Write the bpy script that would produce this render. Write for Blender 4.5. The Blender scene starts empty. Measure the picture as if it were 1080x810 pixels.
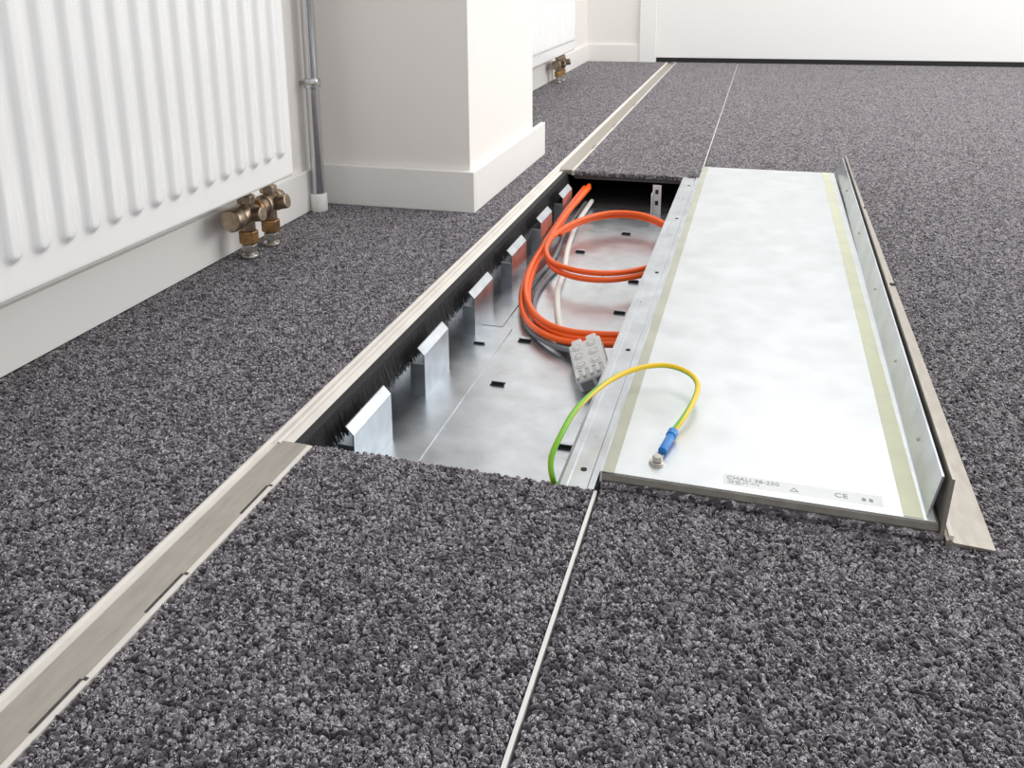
import bpy, bmesh, math, random
import numpy as np
from mathutils import Matrix, Vector
random.seed(4)
C=bpy.context.scene.collection
# ---------------------------------------------------------------- materials
def mat(name):
    m=bpy.data.materials.new(name); m.use_nodes=True
    nt=m.node_tree; b=nt.nodes['Principled BSDF']
    return m,nt,b
def N(nt,t,**k):
    n=nt.nodes.new(t)
    for a,v in k.items():
        if a in n.inputs: n.inputs[a].default_value=v
        else: setattr(n,a,v)
    return n
def ramp(nt,stops):
    n=nt.nodes.new('ShaderNodeValToRGB'); e=n.color_ramp.elements
    while len(e)<len(stops): e.new(.5)
    for el,(p,c) in zip(e,stops):
        el.position=p; el.color=(*c,1) if len(c)==3 else c
    return n
def simple(name,col,rough=.5,metal=0,noise=0,nscale=20,bump=0,bscale=200,coat=0,stretch=(1,1,1)):
    m,nt,b=mat(name)
    b.inputs['Base Color'].default_value=(*col,1)
    b.inputs['Roughness'].default_value=rough
    b.inputs['Metallic'].default_value=metal
    b.inputs['Coat Weight'].default_value=coat
    tc=N(nt,'ShaderNodeTexCoord'); mp=N(nt,'ShaderNodeMapping'); mp.inputs['Scale'].default_value=stretch
    nt.links.new(tc.outputs['Object'],mp.inputs['Vector'])
    if noise:
        n=N(nt,'ShaderNodeTexNoise',Scale=nscale,Detail=6.)
        nt.links.new(mp.outputs[0],n.inputs['Vector'])
        r=ramp(nt,[(.3,tuple(max(0,c*(1-noise)) for c in col)),(.7,tuple(min(1,c*(1+noise)) for c in col))])
        nt.links.new(n.outputs['Fac'],r.inputs['Fac']); nt.links.new(r.outputs['Color'],b.inputs['Base Color'])
        if metal:
            mr=N(nt,'ShaderNodeMapRange'); mr.inputs['To Min'].default_value=rough*.75; mr.inputs['To Max'].default_value=rough*1.25
            nt.links.new(n.outputs['Fac'],mr.inputs['Value']); nt.links.new(mr.outputs[0],b.inputs['Roughness'])
    if bump:
        n2=N(nt,'ShaderNodeTexNoise',Scale=bscale,Detail=3.)
        nt.links.new(mp.outputs[0],n2.inputs['Vector'])
        bp=N(nt,'ShaderNodeBump'); bp.inputs['Strength'].default_value=bump; bp.inputs['Distance'].default_value=.002
        nt.links.new(n2.outputs['Fac'],bp.inputs['Height']); nt.links.new(bp.outputs[0],b.inputs['Normal'])
    return m
M_wall=simple('wall_paint',(.88,.845,.805),.7,bump=.15,bscale=300)
M_wallb=simple('wall_paint_shaded',(.85,.83,.805),.7,bump=.15,bscale=300)  # wall paint a touch darker, slight shading put into the colour
M_base=simple('baseboard_paint',(.89,.87,.84),.4)
M_door=simple('door_paint',(.90,.90,.89),.4)
M_rad=simple('radiator_enamel',(.91,.905,.895),.22,coat=.3)
M_cream=simple('cream_plastic',(.74,.70,.65),.4,noise=.06)
M_strip=simple('brushed_steel_strip',(.46,.425,.375),.34,metal=.8,noise=.10,nscale=30,stretch=(4,1,1))
M_galv=simple('galvanised_steel',(.62,.66,.70),.30,metal=1,noise=.13,nscale=22,bump=.06,bscale=60)
M_tab=simple('tab_steel',(.55,.585,.62),.34,metal=1,noise=.12,nscale=30)
M_lid=simple('lid_sheet_steel',(.68,.71,.725),.40,metal=.75,noise=.06,nscale=20,bump=.06,bscale=80)
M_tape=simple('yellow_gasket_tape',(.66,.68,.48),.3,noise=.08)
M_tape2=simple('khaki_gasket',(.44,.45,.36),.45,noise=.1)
M_black=simple('gap_shade_black',(.012,.012,.013),.7)  # black fill painted in for the dark of slots, holes and door gap
M_brush=simple('black_brush',(.014,.014,.016),.7)
M_dark=simple('painted_duct_dark',(.015,.014,.013),.9)  # near-black colour standing in for the unlit duct
M_brown=simple('carpet_backing',(.075,.066,.064),.9,noise=.4,nscale=300)
M_orange=simple('orange_cable_sheath',(.90,.115,.006),.34)
M_grey=simple('grey_cable_sheath',(.20,.205,.22),.45)
M_white=simple('white_cable_sheath',(.74,.72,.68),.45)
M_conn=simple('connector_plastic',(.66,.66,.65),.4)
M_blue=simple('blue_terminal',(.01,.20,.58),.35)
M_brass=simple('brass',(.42,.25,.11),.42,metal=1,noise=.35,nscale=60)
M_nickel=simple('aged_bronze',(.40,.32,.24),.42,metal=1,noise=.35,nscale=60)
M_zinc=simple('zinc_plated',(.50,.48,.45),.38,metal=1,noise=.2,nscale=60)
M_chrome=simple('chrome',(.75,.75,.75),.15,metal=1)
M_pipe=simple('silver_pipe',(.60,.61,.63),.24,metal=.9)
M_ink=simple('label_ink',(.30,.31,.32),.6)
M_bent=simple('bracket_white',(.75,.76,.77),.4,metal=.5)
# green/yellow earth wire, two helical stripes
m,nt,b=mat('earth_wire_sheath')
uv=N(nt,'ShaderNodeUVMap'); sp=N(nt,'ShaderNodeSeparateXYZ'); nt.links.new(uv.outputs[0],sp.inputs[0])
ma=N(nt,'ShaderNodeMath',operation='MULTIPLY_ADD'); ma.inputs[1].default_value=2.3
nt.links.new(sp.outputs['Y'],ma.inputs[0]); nt.links.new(sp.outputs['X'],ma.inputs[2])
fr=N(nt,'ShaderNodeMath',operation='FRACT'); nt.links.new(ma.outputs[0],fr.inputs[0])
r=ramp(nt,[(0,(.86,.58,.012)),(.46,(.86,.58,.012)),(.50,(.20,.50,.02)),(.96,(.20,.50,.02)),(1,(.86,.58,.012))])
nt.links.new(fr.outputs[0],r.inputs['Fac']); nt.links.new(r.outputs[0],b.inputs['Base Color']); b.inputs['Roughness'].default_value=.35
M_earth=m
# carpet loops: mottled twisted yarn
def carpet(name):
    m,nt,b=mat(name)
    g=N(nt,'ShaderNodeNewGeometry')
    v=N(nt,'ShaderNodeTexVoronoi',Scale=165.); nt.links.new(g.outputs['Position'],v.inputs['Vector'])
    sx=N(nt,'ShaderNodeSeparateColor'); nt.links.new(v.outputs['Color'],sx.inputs[0])
    r1=ramp(nt,[(0,(.026,.021,.027)),(.5,(.070,.058,.071)),(.85,(.13,.113,.131)),(1,(.24,.222,.24))])
    nt.links.new(sx.outputs[0],r1.inputs['Fac'])
    # light thread winding through the yarn
    fn=N(nt,'ShaderNodeTexNoise',Scale=330.,Detail=1.,Roughness=.5,Distortion=1.); nt.links.new(g.outputs['Position'],fn.inputs['Vector'])
    r2=ramp(nt,[(.455,(0,0,0)),(.48,(1,1,1)),(.515,(1,1,1)),(.54,(0,0,0))]); nt.links.new(fn.outputs['Fac'],r2.inputs['Fac'])
    r4=ramp(nt,[(.30,(.0,.0,.0)),(.48,(1,1,1))]); nt.links.new(sx.outputs[1],r4.inputs['Fac'])
    mt=N(nt,'ShaderNodeMath',operation='MULTIPLY'); nt.links.new(r2.outputs[0],mt.inputs[0]); nt.links.new(r4.outputs[0],mt.inputs[1])
    mx=N(nt,'ShaderNodeMix',data_type='RGBA'); nt.links.new(mt.outputs[0],mx.inputs[0]); nt.links.new(r1.outputs[0],mx.inputs[6]); mx.inputs[7].default_value=(.70,.66,.69,1)
    nt.links.new(mx.outputs[2],b.inputs['Base Color'])
    b.inputs['Roughness'].default_value=.8
    b.inputs['Sheen Weight'].default_value=.7; b.inputs['Sheen Roughness'].default_value=.4
    b.inputs['Specular IOR Level'].default_value=.25
    bp=N(nt,'ShaderNodeBump'); bp.inputs['Strength'].default_value=.5; bp.inputs['Distance'].default_value=.001
    nt.links.new(fn.outputs['Fac'],bp.inputs['Height']); nt.links.new(bp.outputs[0],b.inputs['Normal'])
    return m
M_carpet=carpet('carpet_loop_pile')
M_cbase=simple('carpet_base',(.04,.035,.04),.95,noise=.3,nscale=200)
# ---------------------------------------------------------------- helpers
def link(o,parent=None):
    C.objects.link(o)
    if parent: o.parent=parent
    return o
def empty(name,loc=(0,0,0)):
    e=bpy.data.objects.new(name,None); e.empty_display_size=.1; return link(e)
def bm_obj(name,bm,m,parent=None,smooth=False):
    me=bpy.data.meshes.new(name); bm.to_mesh(me); bm.free()
    me.materials.append(m)
    if smooth:
        for p in me.polygons: p.use_smooth=True
    return link(bpy.data.objects.new(name,me),parent)
def add_box(bm,x0,x1,y0,y1,z0,z1):
    vs=[bm.verts.new(p) for p in ((x0,y0,z0),(x1,y0,z0),(x1,y1,z0),(x0,y1,z0),(x0,y0,z1),(x1,y0,z1),(x1,y1,z1),(x0,y1,z1))]
    for f in ((0,3,2,1),(4,5,6,7),(0,1,5,4),(1,2,6,5),(2,3,7,6),(3,0,4,7)): bm.faces.new([vs[i] for i in f])
def boxes(name,L,m,parent=None,bev=0):
    bm=bmesh.new()
    for b in L: add_box(bm,*b)
    o=bm_obj(name,bm,m,parent)
    if bev:
        md=o.modifiers.new('bevel','BEVEL'); md.width=bev; md.segments=3; md.limit_method='ANGLE'
    return o
def prism(name,sec,y0,y1,m,parent=None,x1off=0):
    """closed XZ section extruded along Y"""
    bm=bmesh.new()
    a=[bm.verts.new((x,y0,z)) for x,z in sec]; b=[bm.verts.new((x+x1off,y1,z)) for x,z in sec]
    n=len(sec)
    for i in range(n): bm.faces.new((a[i],a[(i+1)%n],b[(i+1)%n],b[i]))
    bm.faces.new(a[::-1]); bm.faces.new(b)
    bmesh.ops.recalc_face_normals(bm,faces=bm.faces)
    return bm_obj(name,bm,m,parent)
def catmull(P,seg=14):
    P=[Vector(p) for p in P]; P=[P[0]*2-P[1]]+P+[P[-1]*2-P[-2]]; out=[]
    for i in range(1,len(P)-2):
        a,b,c,d=P[i-1:i+3]
        for k in range(seg):
            t=k/seg
            out.append(.5*((2*b)+(c-a)*t+(2*a-5*b+4*c-d)*t*t+(3*b-a-3*c+d)*t**3))
    out.append(P[-2]); return out
def tube(name,P,rad,m,parent=None,sides=12,smooth=True):
    pts=catmull(P) if len(P)>2 else [Vector(p) for p in P]
    for _ in range(8):
        pts=[pts[0]]+[(pts[i-1]+pts[i]*2+pts[i+1])/4 for i in range(1,len(pts)-1)]+[pts[-1]]
    bm=bmesh.new(); uvl=bm.loops.layers.uv.new('UVMap'); rings=[]; up=Vector((0,0,1)); s=[0]
    T0=(pts[1]-pts[0]).normalized(); n=T0.cross(up)
    if n.length<.1: n=T0.cross(Vector((1,0,0)))
    n.normalize()
    for i,p in enumerate(pts):
        T=(pts[min(i+1,len(pts)-1)]-pts[max(i-1,0)]).normalized()
        n=(n-T*n.dot(T)).normalized(); bn=T.cross(n)
        if i: s.append(s[-1]+(p-pts[i-1]).length)
        rings.append([bm.verts.new(p+rad*(math.cos(2*math.pi*j/sides)*n+math.sin(2*math.pi*j/sides)*bn)) for j in range(sides)])
    for i in range(len(rings)-1):
        for j in range(sides):
            k=(j+1)%sides
            f=bm.faces.new((rings[i][j],rings[i][k],rings[i+1][k],rings[i+1][j]))
            for lp,uvv in zip(f.loops,((j/sides,s[i]),((j+1)/sides,s[i]),((j+1)/sides,s[i+1]),(j/sides,s[i+1]))): lp[uvl].uv=uvv
    bm.faces.new(rings[0][::-1]); bm.faces.new(rings[-1])
    return bm_obj(name,bm,m,parent,smooth)
def cyl(name,a,b,r,m,parent=None,sides=24,r2=None,bev=0):
    a=Vector(a); b=Vector(b); d=b-a
    bm=bmesh.new()
    bmesh.ops.create_cone(bm,cap_ends=True,segments=sides,radius1=r,radius2=r if r2 is None else r2,depth=d.length)
    bm.transform(Matrix.Translation((a+b)/2)@d.to_track_quat('Z','Y').to_matrix().to_4x4())
    o=bm_obj(name,bm,m,parent)
    for p in o.data.polygons: p.use_smooth=(len(p.vertices)==4 and sides>8)
    md=o.modifiers.new('bevel','BEVEL'); md.width=bev or r*.12; md.segments=2; md.limit_method='ANGLE'; md.angle_limit=math.radians(40)
    return o
# ---------------------------------------------------------------- floor
X0,X1,X2=-.540,-.490,-.147     # track outer / inner, cover seam
YN,YF=.860,2.392               # open part of the duct
YB=5.31
FT=-.0035
fl=boxes('floor',[(-1.3,X0-.003,-1.2,5.6,-.010,FT),(X2+.004,3.2,-1.2,5.6,-.010,FT),
                  (X1+.004,X2-.002,-1.2,YN,-.010,FT),(X1+.004,X2-.002,YF,5.6,-.010,FT)],M_cbase)
boxes('subfloor',[(-1.3,-.5465,-1.2,5.6,-.13,-.0102),(X2+.004,3.2,-1.2,5.6,-.13,-.0102)],M_brown,fl)
boxes('floor_cover_panel',[(X1+.004,X2-.002,-1.2,YN-.002,-.022,-.0102),(X1+.004,X2-.002,YF+.002,5.6,-.022,-.0102)],M_brown,fl)
# loop pile tiles
tb=bmesh.new(); bmesh.ops.create_icosphere(tb,subdivisions=2,radius=1); tb.verts.ensure_lookup_table()
SV=np.array([v.co[:] for v in tb.verts]); SF=np.array([[v.index for v in f.verts] for f in tb.faces]); tb.free()
rng=np.random.default_rng(3)
def loops_mesh(name,W,L,sp=.0052):
    nx=int(round(W/sp)); ny=int(round(L/(sp*.87))); ny+=ny%2
    P=[]
    for j in range(ny):
        for i in range(nx):
            P.append(((i+.5*(j%2)+.25)/nx*W,(j+.5)/ny*L))
    P=np.array(P)+rng.normal(0,sp*.18,(nx*ny,2)); n=len(P)
    P[:,0]=np.clip(P[:,0],.0022,W-.0022)
    a=rng.uniform(0,2*np.pi,n); ca,sa=np.cos(a),np.sin(a)
    S=np.stack([rng.uniform(.0027,.0041,n),rng.uniform(.0020,.0028,n),rng.uniform(.0023,.0035,n)],1)
    V=SV[None]*S[:,None]*rng.uniform(.84,1.16,(n,len(SV),1))
    tilt=rng.uniform(-.45,.45,n)[:,None]
    x,y,z=V[...,0],V[...,1],V[...,2]
    z2=z+x*tilt
    X=x*ca[:,None]-y*sa[:,None]+P[:,0,None]; Y=x*sa[:,None]+y*ca[:,None]+P[:,1,None]
    Z=z2-.0022+rng.uniform(-.0006,.0006,n)[:,None]
    co=np.stack([X,Y,Z],-1).reshape(-1,3)
    F=(SF[None]+(np.arange(n)*len(SV))[:,None,None]).reshape(-1,3)
    me=bpy.data.meshes.new(name)
    me.vertices.add(len(co)); me.vertices.foreach_set('co',co.ravel())
    me.loops.add(F.size); me.loops.foreach_set('vertex_index',F.ravel())
    me.polygons.add(len(F)); me.polygons.foreach_set('loop_start',np.arange(0,F.size,3)); 
    me.polygons.foreach_set('use_smooth',np.ones(len(F),bool))
    me.update(calc_edges=True); me.materials.append(M_carpet); return me
def tile(me,x,y,W,L,flip):
    o=bpy.data.objects.new('carpet_pile',me)
    if flip: o.rotation_euler=(0,0,math.pi); o.location=(x+W,y+L,0)
    else: o.location=(x,y,0)
    link(o,fl)
# tile lengths chosen so rows end exactly at the back wall
WL=-1.0; w=(X0-.004-WL)/2
n=17; L=(YB-.20)/n; mA=loops_mesh('pile_a',w,L); k=0
for j in range(n):
    for i in range(2): tile(mA,WL+i*w,.20+j*L,w,L,(i+j)%2)
wc_=(X2-.003)-(X1+.004)
mB=loops_mesh('pile_b',wc_,.28); mB2=loops_mesh('pile_b2',wc_,.28)
for i in range(3): tile((mB,mB2)[i%2],X1+.004,YN-.002-.28*(i+1),wc_,.28,i%2)
n=10; L=(YB-YF-.001)/n; mB3=loops_mesh('pile_b3',wc_,L)
for i in range(n): tile(mB3,X1+.004,YF+.001+i*L,wc_,L,i%2)
n=14; L=(YB-.10)/n
mC=loops_mesh('pile_c',.36,L); mD=loops_mesh('pile_d',.36,L)
for j in range(n):
    for i in range(6):
        tile((mC,mD)[(i*j+i+j)%2 if j%3 else i%2],X2+.0045+i*.36,.10+j*L,.36,L,(i+j//2)%2)
bm=bmesh.new()
def blob(x,y,z,r):
    mtx=Matrix.Translation((x,y,z))@Matrix.Rotation(random.random()*3,4,'Z')@Matrix.Diagonal((r*random.uniform(.8,1.3),r*random.uniform(.7,1.1),r*random.uniform(.7,1.1),1))
    bmesh.ops.create_icosphere(bm,subdivisions=2,radius=1,matrix=mtx)
x=X1+.006
while x<X2-.004:
    for y,z in ((YN,-.004),(YN-.001,-.009),(YF,-.004),(YF,-.009)): blob(x+random.uniform(-.001,.001),y+random.uniform(-.002,.002),z+random.uniform(-.001,.0015),.0032)
    x+=.0048
bm_obj('carpet_edge_fringe',bm,M_carpet,fl,True)
# seam profile (fine white line)
boxes('trim_1',[(X2-.0018,X2+.0018,-1.2,YN-.002,-.012,-.0002),(X2-.0015,X2+.0008,YF+.03,5.29,-.012,-.0002)],simple('white_seam',(.78,.76,.74),.5))
# metal track along window side
tr=empty('metal_floor_track')
for (a,b) in ((-1.2,YN-.004),(YF+.004,5.285)):
    prism('strip',[(X0+.010,-.012),(X0+.010,.0012),(X1-.003,.0012),(X1-.003,-.012)],a,b,M_strip,tr)
    boxes('inner_lip',[(X1-.003,X1+.003,a,b,-.014,.0006)],M_cream,tr)
prism('outer_lip',[(X0-.004,-.02),(X0-.004,.0018),(X0-.001,.0030),(X0+.003,.0018),(X0+.003,-.0005),(X0+.0105,-.0005),(X0+.0105,-.02)],-1.2,5.285,M_cream,tr)
prism('ledge',[(X0+.009,-.02),(X0+.009,.0015),(X0+.011,.0035),(X0+.013,.0015),(X0+.013,-.004),(X0+.022,-.006),(X0+.022,-.02)],YN-.01,YF+.006,M_cream,tr)
boxes('notches',[(X1-.0055,X1-.0028,yy,yy+.055,.0002,.00135) for yy in (.42,.555,.71,2.7,3.1,3.6)],M_brown,tr)
boxes('lip_steps',[(X1-.0028,X1+.001,yy+.055,yy+.058,.0002,.0012) for yy in (.42,.555,.71,2.7,3.1,3.6)],M_brown,tr)
# ---------------------------------------------------------------- duct
du=empty('underfloor_cable_duct')
ZF=-.090
boxes('tray',[(-.545,-.150,.25,YF+.5,ZF-.002,ZF),(-.545,-.535,.25,YF-.05,ZF,-.021),(-.160,-.150,.25,YF-.05,ZF,-.012)],M_galv,du)
boxes('end_dark_lining',[(-.545,-.150,YF-.04,YF+.5,ZF+.0003,ZF+.0012),(-.545,-.150,YF+.49,YF+.5,ZF,-.022),(-.545,-.150,.25,.26,ZF,-.022),(-.546,-.534,YF-.05,YF+.5,ZF,-.021),(-.161,-.149,YF-.05,YF+.5,ZF,-.021)],M_dark,du)  # dark lining that paints in the darkness where the duct runs on
boxes('base_plate',[(-.475,-.410,.70,1.47,ZF,ZF+.0018),(-.475,-.43,1.475,2.32,ZF,ZF+.0018)],M_galv,du)
# brush : dense tuft rows on a holder
bm=bmesh.new(); y=YN-.02
while y<YF:
    for k in range(5):
        x=-.517+k*.0030; w_=.0013; yy=y+random.uniform(-.0008,.0008); z1=-.008; z0=-.045+random.uniform(-.003,.002); dx=random.uniform(.007,.012)
        a=bm.verts.new((x,yy,z1)); b=bm.verts.new((x,yy+w_,z1)); c=bm.verts.new((x+dx,yy+w_+random.uniform(-.0015,.0015),z0)); d=bm.verts.new((x+dx,yy,z0))
        bm.faces.new((a,b,c,d))
    y+=.0015
add_box(bm,-.519,-.505,YN-.03,YF,-.038,-.006)
bm_obj('brush_strip',bm,M_brush,du)
# bent tabs
tabs=[(.925,1.045),(1.175,1.285),(1.425,1.54),(1.675,1.79),(1.925,2.035),(2.16,2.27)]
for i,(a,b) in enumerate(tabs):
    bm=bmesh.new(); th=.0016
    add_box(bm,-.468,-.468+th,a,b,ZF,-.020)
    sec=[(-.468,-.020),(-.468+th,-.020),(-.478+th,-.009),(-.478,-.009)]
    A=[bm.verts.new((x,a,z)) for x,z in sec]; B=[bm.verts.new((x,b,z)) for x,z in sec]
    for k in range(4): bm.faces.new((A[k],A[(k+1)%4],B[(k+1)%4],B[k]))
    bm.faces.new(A[::-1]); bm.faces.new(B)
    add_box(bm,-.490,-.468,a,a+th,ZF,-.035)
    bmesh.ops.recalc_face_normals(bm,faces=bm.faces)
    bm_obj('bent_tab_%d'%(i+1),bm,M_tab,du)
bm=bmesh.new(); bm2=bmesh.new()
for (x,y) in ((-.373,1.25),(-.375,1.425),(-.235,1.60),(-.231,1.09),(-.380,1.95),(-.448,1.39),(-.234,1.78),(-.30,2.12)):
    add_box(bm,x-.011,x+.011,y-.008,y+.008,ZF+.0002,ZF+.0006)
    add_box(bm,x-.009,x+.009,y-.002,y+.005,ZF,ZF+.005)
    add_box(bm2,x-.0105,x+.0105,y-.002,y+.005,ZF+.005,ZF+.0062)
bm_obj('punched_slots',bm,M_black,du); bm_obj('punched_lug_tops',bm2,M_galv,du)
prism('side_rail',[(-.190,-.004),(-.190,-.0055),(-.188,-.0055),(-.188,-.024),(-.190,-.024),(-.1905,-.004)],YN,YF,M_galv,du)
prism('rail_top',[(-.191,-.006),(-.191,-.003),(-.187,-.001),(-.180,-.001),(-.178,-.0025),(-.158,-.0025),(-.156,-.0005),(-.1495,-.0005),(-.1495,-.006)],YN,YF,M_galv,du)
bmh=bmesh.new()
for y in (.90,1.24,1.60,1.98,2.30):
    bmesh.ops.create_cone(bmh,cap_ends=True,segments=20,radius1=.0036,radius2=.0036,depth=.0006,matrix=Matrix.Translation((-.168,y,-.0022)))
bm_obj('rail_holes',bmh,M_black,du)
boxes('perforated_bracket',[(-.262,-.240,2.325,2.327,ZF,-.012),(-.262,-.260,2.29,2.327,ZF,-.030)],M_bent,du)
boxes('bracket_slots',[(-.255,-.247,2.3235,2.3245,-.036,-.024),(-.255,-.247,2.3235,2.3245,-.066,-.054)],M_black,du)
# ---------------------------------------------------------------- lid
ld=empty('duct_cover_lid')
LX0,LX1,LY0,LY1=-.143,.188,.866,2.445
boxes('carpet_face',[(LX0,LX1,LY0,LY1,.0003,.009)],M_brown,ld,bev=.002)
bm=bmesh.new(); x=LX0+.003
while x<LX1:
    blob(x,LY0-.001,.0045+random.uniform(-.001,.001),.0040); x+=.0042
bm_obj('carpet_edge',bm,M_carpet,ld,True)
boxes('core_board',[(LX0,LX1,LY0+.001,LY1,.009,.0165)],simple('edge_foam',(.27,.25,.22),.7,noise=.15,nscale=80),ld)
boxes('steel_sheet',[(LX0+.006,LX1-.002,LY0+.003,LY1-.003,.0165,.0180)],M_lid,ld,bev=.0005)
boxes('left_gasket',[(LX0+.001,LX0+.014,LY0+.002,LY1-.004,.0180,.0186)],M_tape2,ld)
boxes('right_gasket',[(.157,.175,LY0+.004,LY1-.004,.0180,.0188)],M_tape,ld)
boxes('left_return',[(LX0-.001,LX0+.0015,LY0,LY1,.006,.0195)],M_galv,ld)
fx=.014
prism('inner_flange',[(.178,.0182),(.180,.0182),(.1895,.064),(.1875,.064)],LY0+.01,LY1-.03,M_galv,ld,x1off=fx)
prism('outer_flange',[(.188,.004),(.192,.004),(.196,.070),(.1935,.070)],LY0-.004,LY1-.02,M_strip,ld,x1off=fx)
prism('foot_strip',[(.194,.001),(.194,.006),(.198,.0075),(.201,.005),(.237,.0035),(.237,.001)],LY0-.008,LY1-.01,M_strip,ld,x1off=.000)
prism('foot_lip',[(.1965,.006),(.1965,.011),(.2005,.011),(.2005,.005)],LY0-.006,LY1-.015,M_cream,ld,x1off=fx*.8)
boxes('strip_gaps',[(.199,.237,1.62,1.624,.003,.0062),(.199,.237,2.15,2.154,.003,.0062)],M_brown,ld)
bm=bmesh.new()
for y in (.99,1.2,1.48,1.8,2.15):
    t=(y-LY0)/(LY1-LY0)
    bmesh.ops.create_cone(bm,cap_ends=True,segments=12,radius1=.003,radius2=.002,depth=.003,matrix=Matrix.Translation((.1825+fx*t,y,.042))@Matrix.Rotation(-math.pi/2,4,'Y'))
bm_obj('flange_rivets',bm,M_zinc,ld)
def text(s,x,y,size,parent,mt):
    cu=bpy.data.curves.new('label','FONT'); cu.body=s; cu.size=size; cu.extrude=.00005
    o=bpy.data.objects.new('label_tmp',cu); C.objects.link(o)
    bpy.context.view_layer.update()
    dg=bpy.context.evaluated_depsgraph_get(); me=bpy.data.meshes.new_from_object(o.evaluated_get(dg))
    bpy.data.objects.remove(o)
    me.materials.clear(); me.materials.append(mt)
    p=bpy.data.objects.new('label_text',me); p.location=(x,y,.0182); link(p,parent); return p
boxes('label_sticker',[(-.016,.140,.880,.901,.0180,.01805)],simple('label_film',(.62,.64,.645),.4,metal=.4),ld)
text("CHALI 38-250",-.013,.891,.009,ld,M_ink); text("Type 250  max. 150 kg\n16 A  230 V",-.012,.8865,.0035,ld,M_ink)
text("△",.050,.885,.010,ld,M_ink); text("CE",.094,.887,.011,ld,M_ink); text("∎ ∎",.120,.887,.008,ld,M_ink)
# ---------------------------------------------------------------- walls etc.
XW=-1.000
boxes('wall_left',[(-1.25,XW-.012,-1.2,5.6,-.01,2.7)],M_wall)
boxes('baseboard_left',[(XW-.012,XW,-1.2,1.885,0,.097)],M_base,bev=.002)
boxes('baseboard_left_rear',[(XW-.012,XW,2.60,5.30,0,.097)],M_base,bev=.002)
boxes('wall_pillar',[(XW-.012,-.632,1.915,2.50,-.01,2.7)],M_wall)
boxes('baseboard_pillar',[(XW-.012,-.618,1.900,1.915,0,.097),(-.632,-.618,1.915,2.60,0,.097),(XW-.012,-.632,2.50,2.60,0,.05)],M_base,bev=.002)
boxes('wall_back',[(-1.25,-.60,YB,YB+.2,-.01,2.7),(1.9,3.2,YB,YB+.2,-.01,2.7),(-.6,1.9,YB,YB+.2,2.1,2.7)],M_wallb)
boxes('baseboard_back',[(XW-.012,-.70,YB-.014,YB,0,.100)],M_base,bev=.002)
dr=empty('door_1')
boxes('door_frame',[(-.70,-.607,YB-.020,YB+.02,0,2.16),(1.90,2.0,YB-.02,YB+.02,0,2.16),(-.607,1.9,YB-.02,YB+.02,2.08,2.16)],M_door,dr,bev=.002)
boxes('door_leaf',[(-.602,1.895,YB-.002,YB+.04,.026,2.075)],M_door,dr,bev=.003)
boxes('door_gap_shade',[(-.605,1.9,YB+.000,YB+.05,0,.026)],M_black,dr)  # black box painted in as the dark gap under the leaf
# ---------------------------------------------------------------- radiators
def radiator(name,y0,y1,dy=0):
    e=empty(name)
    XF=-.884; z0,z1=.153,.75
    step=.0042; ny=int((y1-y0)/step); zs=sorted(set([z0+.0+i*.003 for i in range(40)]+[z0+.12+i*.02 for i in range(24)]+[z1]))
    ys=np.linspace(y0,y1,ny+1); P=.0475
    bm=bmesh.new(); grid=[]
    for z in zs:
        row=[]
        for y in ys:
            u=(y1-.026-y)/P; c=(math.floor(u)+.5); dist=abs(u-c)*P
            hw=.0115
            zb=z0+.050
            if u<0 or y<y0+.026: dd=1
            else:
                dz=max(0,(zb+hw)-z); dd=math.hypot(dist,dz)
            t=(hw+.006-dd)/.010; t=min(1,max(0,t)); h=.0085*(t*t*(3-2*t))
            edge=min(y1-y,y-y0,z-z0,z1-z); r=.006
            rr=0 if edge>r else -(r-math.sqrt(max(0,r*r-(r-edge)**2)))
            row.append(bm.verts.new((XF+h+rr,y,z)))
        grid.append(row)
    for i in range(len(zs)-1):
        for j in range(ny):
            bm.faces.new((grid[i][j],grid[i][j+1],grid[i+1][j+1],grid[i+1][j]))
    bm_obj('front_panel',bm,M_rad,e,True)
    boxes('bottom_fold',[(XF-.016,XF-.0055,y0,y1,z0,z0+.010),(XF-.0085,XF-.006,y0,y1,z0+.005,z1)],M_rad,e,bev=.001)
    boxes('side_cover',[(XF-.100,XF-.007,y1-.012,y1-.001,z0+.03,z1-.002),(XF-.100,XF-.007,y0,y0+.012,z0+.03,z1-.002)],M_rad,e,bev=.003)
    boxes('back_panel',[(XF-.100,XF-.088,y0+.01,y1-.015,z0+.004,z1-.01)],M_rad,e,bev=.003)
    boxes('convector_fins',[(XF-.085,XF-.012,y0+.03+i*.03,y0+.0312+i*.03,z0+.06,z1-.02) for i in range(int((y1-y0-.06)/.03))],M_rad,e)
    boxes('top_grille',[(XF-.1,XF-.004,y0+.004+i*.012,y0+.010+i*.012,z1-.004,z1) for i in range(int((y1-y0)/.012))]+[(XF-.055,XF-.045,y0,y1,z1-.003,z1+.001)],M_rad,e)
    boxes('wall_hanger',[(XW-.012,XF-.085,y0+.15,y0+.19,z0+.1,z1-.1),(XW-.012,XF-.085,y1-.19,y1-.15,z0+.1,z1-.1)],M_rad,e)
    return e
radiator('radiator',-.55,1.557)
radiator('radiator',2.90,4.34)
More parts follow.
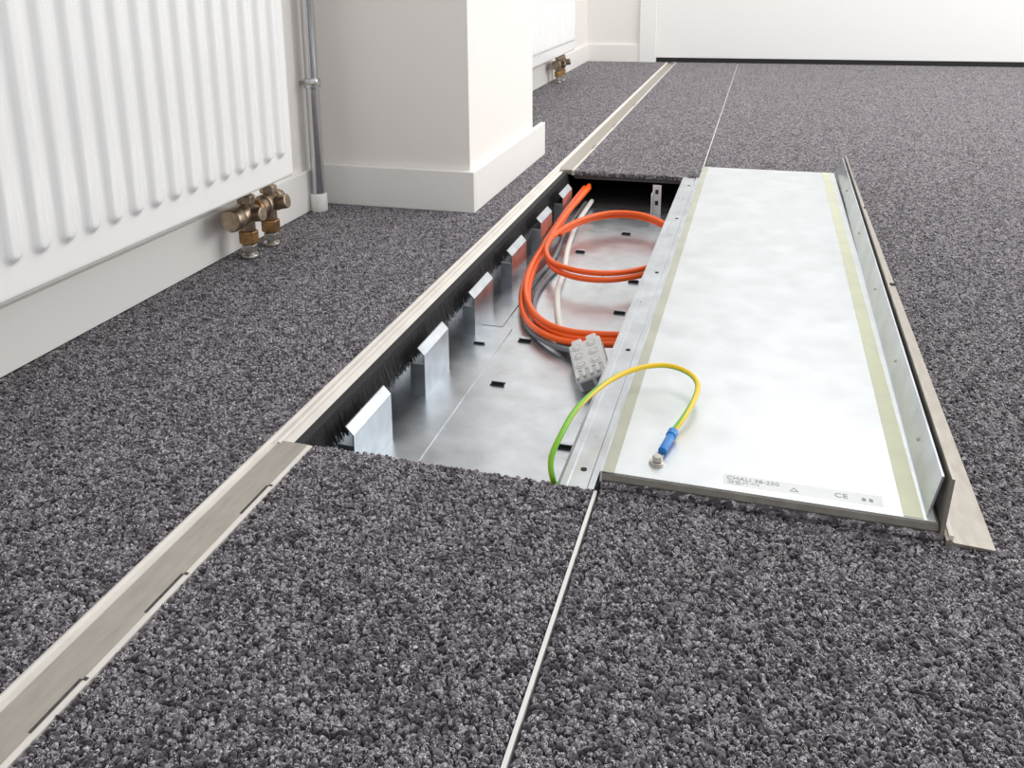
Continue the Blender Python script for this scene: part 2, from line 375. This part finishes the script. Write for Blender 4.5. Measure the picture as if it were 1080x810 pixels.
def valve(name,yo):
    e=empty(name); X=-.950
    for k,y in enumerate((1.478+yo,1.562+yo)):
        cyl('floor_rosette_%d'%k,(X,y,0),(X,y,.008),.017,M_zinc,e)
        cyl('floor_pipe_%d'%k,(X,y,.0),(X,y,.035),.010,M_zinc,e)
        cyl('chrome_nut_%d'%k,(X,y,.014),(X,y,.028),.0155,M_zinc,e,sides=6)
        cyl('brass_nut_%d'%k,(X,y,.030),(X,y,.056),.0195,M_brass,e,sides=6)
        cyl('riser_%d'%k,(X,y,.056),(X,y,.090),.0145,M_nickel,e)
        cyl('upper_nut_%d'%k,(X,y,.112),(X,y,.128),.018,M_nickel,e,sides=6)
        cyl('upper_tail_%d'%k,(X,y,.10),(X,y,.175),.0115,M_nickel,e)
    cyl('valve_body',(X,1.440+yo,.090),(X,1.590+yo,.090),.0190,M_nickel,e)
    cyl('body_collar_1',(X,1.500+yo,.090),(X,1.514+yo,.090),.0235,M_brass,e)
    cyl('body_collar_2',(X,1.535+yo,.090),(X,1.547+yo,.090),.0225,M_nickel,e)
    cyl('cap_near',(X,1.418+yo,.090),(X,1.446+yo,.090),.0225,M_nickel,e,sides=12)
    cyl('cap_far',(X,1.580+yo,.090),(X,1.600+yo,.090),.0225,M_nickel,e,sides=12)
    cyl('spindle_cap',(X+.012,1.565+yo,.090),(X+.040,1.568+yo,.096),.0150,M_nickel,e)
    cyl('spindle_cap_b',(X+.012,1.478+yo,.090),(X+.036,1.478+yo,.092),.0150,M_nickel,e)
    return e
valve('radiator_valve',0); valve('radiator_valve',2.79)
# pipe
e=empty('heating_pipe'); px,py=-.981,1.835
cyl('pipe',(px,py,.0),(px,py,2.6),.0150,M_pipe,e)
cyl('base_sleeve',(px,py,0),(px,py,.042),.0195,M_base,e)
cyl('pipe_clamp',(px,py,.290),(px,py,.312),.0190,M_pipe,e)
cyl('clamp_rim',(px,py,.298),(px,py,.304),.0210,M_zinc,e)
cyl('clamp_stud',(px,py,.301),(px-.030,py,.301),.005,M_zinc,e)
cyl('clamp_screw',(px+.012,py-.010,.301),(px+.025,py-.021,.301),.004,M_zinc,e)
# ---------------------------------------------------------------- cables
oc=empty('orange_cable_coil')
OR=.0058
A=[(-.452,2.37,-.040),(-.455,2.25,-.045),(-.458,2.13,-.052),(-.458,2.0,-.060),(-.456,1.879,-.066),(-.447,1.73,-.070),(-.427,1.60,-.072),(-.392,1.492,-.072),(-.344,1.423,-.070),(-.288,1.392,-.068),(-.215,1.392,-.064),(-.16,1.40,-.062)]
off=lambda P,dx,dy,dz:[(x+dx,y+dy,z+dz) for x,y,z in P]
tube('orange_cable_1',A,OR,M_orange,oc)
tube('orange_cable_2',off(A,.011,.010,.004),OR,M_orange,oc)
B=[(-.435,2.35,-.036),(-.440,2.24,-.040),(-.446,2.13,-.045),(-.448,2.02,-.050),(-.443,1.92,-.052),(-.430,1.82,-.050),(-.395,1.735,-.046),(-.342,1.695,-.045),(-.284,1.690,-.045),(-.233,1.722,-.047),(-.190,1.79,-.050),(-.168,1.90,-.050),(-.172,2.02,-.050),(-.207,2.095,-.048),(-.271,2.149,-.045),(-.341,2.145,-.045),(-.401,2.080,-.048),(-.435,1.97,-.050),(-.446,1.85,-.056),(-.440,1.73,-.058),(-.421,1.61,-.060),(-.385,1.508,-.060),(-.338,1.438,-.058),(-.283,1.408,-.056),(-.21,1.407,-.052),(-.16,1.415,-.05)]
tube('orange_cable_3',B,OR,M_orange,oc)
tube('orange_cable_4',[(-.421,1.80,-.061),(-.392,1.730,-.058),(-.342,1.688,-.057),(-.284,1.683,-.057),(-.233,1.715,-.058),(-.183,1.79,-.061),(-.163,1.90,-.061),(-.168,2.02,-.061),(-.207,2.102,-.059),(-.271,2.157,-.056),(-.341,2.153,-.056),(-.403,2.090,-.058),(-.437,1.985,-.062)],OR,M_orange,oc)
wc=empty('white_cable')
tube('cable',[(-.43,2.36,-.075),(-.428,2.15,-.080),(-.411,1.96,-.0835),(-.385,1.80,-.0835),(-.372,1.68,-.0835),(-.350,1.58,-.0835),(-.322,1.481,-.083),(-.295,1.42,-.080),(-.275,1.385,-.074)],.0062,M_white,wc)
gc=empty('grey_cable')
tube('cable_1',[(-.446,2.36,-.080),(-.445,2.1,-.0825),(-.425,1.88,-.0845),(-.432,1.72,-.082),(-.420,1.59,-.0840),(-.382,1.475,-.0845),(-.325,1.405,-.081),(-.268,1.37,-.074)],.0050,M_grey,gc)
tube('cable_2',[(-.438,2.36,-.083),(-.432,2.1,-.084),(-.402,1.88,-.0845),(-.410,1.72,-.0845),(-.402,1.60,-.0845),(-.367,1.495,-.0845),(-.313,1.42,-.081),(-.262,1.382,-.074)],.0050,M_grey,gc)
# connector: one flat moulded box, tipped against the rail side
cb=empty('cable_connector_block'); cb.location=(-.240,1.320,ZF+.027); cb.rotation_euler=(math.radians(6),math.radians(-24),math.radians(16)); cb.scale=(.92,.92,.92)
def cpart(name,L,m,bev=.0015): return boxes(name,L,m,cb,bev)
cpart('housing',[(-.030,.030,-.068,.052,-.013,.010)],M_conn,.003)
cpart('lid_plate',[(-.027,.027,-.040,.047,.010,.0125)],M_conn,.001)
cpart('strain_relief',[(-.024,-.004,.050,.070,-.010,.008),(.004,.024,.050,.070,-.010,.008)],M_conn,.003)
cpart('front_teeth',[(-.028+i*.0125,-.0215+i*.0125,-.066,-.044,.010,.016) for i in range(5)],M_conn)
cpart('socket_face',[(-.024,-.003,-.0692,-.067,-.010,.005),(.003,.024,-.0692,-.067,-.010,.005)],M_grey,.0005)
for i in range(2):
    for j in range(3):
        x,y=-.0135+i*.027,-.026+j*.029
        cyl('clamp_ring_%d%d'%(i,j),(x,y,.012),(x,y,.0140),.0105,M_conn,cb)
        cyl('clamp_recess_%d%d'%(i,j),(x,y,.0136),(x,y,.0142),.0080,M_zinc,cb)
        cyl('clamp_core_%d%d'%(i,j),(x,y,.0136),(x,y,.0146),.0062,M_conn,cb)
# earth wire
ew=empty('green_yellow_earth_wire')
E=[(-.215,.985,-.080),(-.204,.915,-.050),(-.198,.880,-.015),(-.203,.885,.012),(-.197,.915,.030),(-.188,.965,.040),(-.165,1.033,.043),(-.136,1.078,.044),(-.103,1.102,.043),(-.074,1.094,.042),(-.057,1.066,.041),(-.057,1.030,.038),(-.066,.990,.032),(-.076,.962,.026)]
tube('wire',E,.0034,M_earth,ew,sides=16)
cyl('blue_sleeve',(-.077,.950,.0262),(-.0835,.918,.0235),.0050,M_blue,ew)
cyl('blue_collar',(-.0755,.960,.0268),(-.0775,.949,.0262),.0060,M_blue,ew)
cyl('ring_terminal',(-.087,.900,.0195),(-.087,.900,.0215),.0080,M_zinc,ew)
boxes('terminal_neck',[(-.0905,-.0815,.900,.920,.0195,.0220)],M_zinc,ew,bev=.0006)
cyl('bolt_head',(-.087,.900,.0215),(-.087,.900,.028),.0056,M_zinc,ew,sides=6)
cyl('washer',(-.087,.900,.0181),(-.087,.900,.0196),.0090,M_zinc,ew)
# ---------------------------------------------------------------- light
w=bpy.data.worlds.new('daylight'); bpy.context.scene.world=w; w.use_nodes=True
bg=w.node_tree.nodes['Background']; bg.inputs[0].default_value=(.97,.98,1,1); bg.inputs[1].default_value=.80
def area(name,loc,target,sx,sy,power,col=(1,1,1)):
    l=bpy.data.lights.new(name,'AREA'); l.shape='RECTANGLE'; l.size=sx; l.size_y=sy; l.energy=power; l.color=col
    o=bpy.data.objects.new(name,l); o.location=loc; o.rotation_euler=(Vector(target)-Vector(loc)).to_track_quat('-Z','Y').to_euler(); C.objects.link(o)
area('window_light_right',(2.9,3.4,1.5),(-.4,3.0,0.1),3.0,1.6,82,(1,.985,.96))
area('added_overhead_light',(.5,3.2,2.6),(.5,3.2,0),1.2,2.4,36,(1,.985,.96))  # unseen overhead area light, added for soft room lighting
# ---------------------------------------------------------------- camera
VP1,VP2,V=[np.array(v,float) for v in ((814,-40),(-2500,19),(565,3900))]
h=VP2-VP1
pp=np.linalg.solve(np.array([h,(V-VP2)]),np.array([h@V,(V-VP2)@VP1]))
f=float(np.sqrt(-((VP1-pp)@(VP2-pp))))
ray=lambda v:np.array([v[0]-pp[0],v[1]-pp[1],f])
Yc=ray(VP1);Yc/=np.linalg.norm(Yc)
Xc=-ray(VP2);Xc-=Yc*(Xc@Yc);Xc/=np.linalg.norm(Xc)
Zc=np.cross(Xc,Yc)
if Zc[1]>0: Zc=-Zc
R=np.array([Xc,Yc,Zc])
cam=bpy.data.cameras.new('camera'); co=bpy.data.objects.new('camera',cam); C.objects.link(co)
mw=Matrix.Identity(4)
for i in range(3):
    mw[i][0]=R[i,0]; mw[i][1]=-R[i,1]; mw[i][2]=-R[i,2]
mw[2][3]=.55
co.matrix_world=mw
cam.sensor_width=36; cam.lens=36*f/1080
cam.shift_x=(540-pp[0])/1080; cam.shift_y=-(405-pp[1])/1080
cam.clip_start=.02
bpy.context.scene.camera=co
vs=bpy.context.scene.view_settings; vs.view_transform='Standard'; vs.look='None'; vs.exposure=0
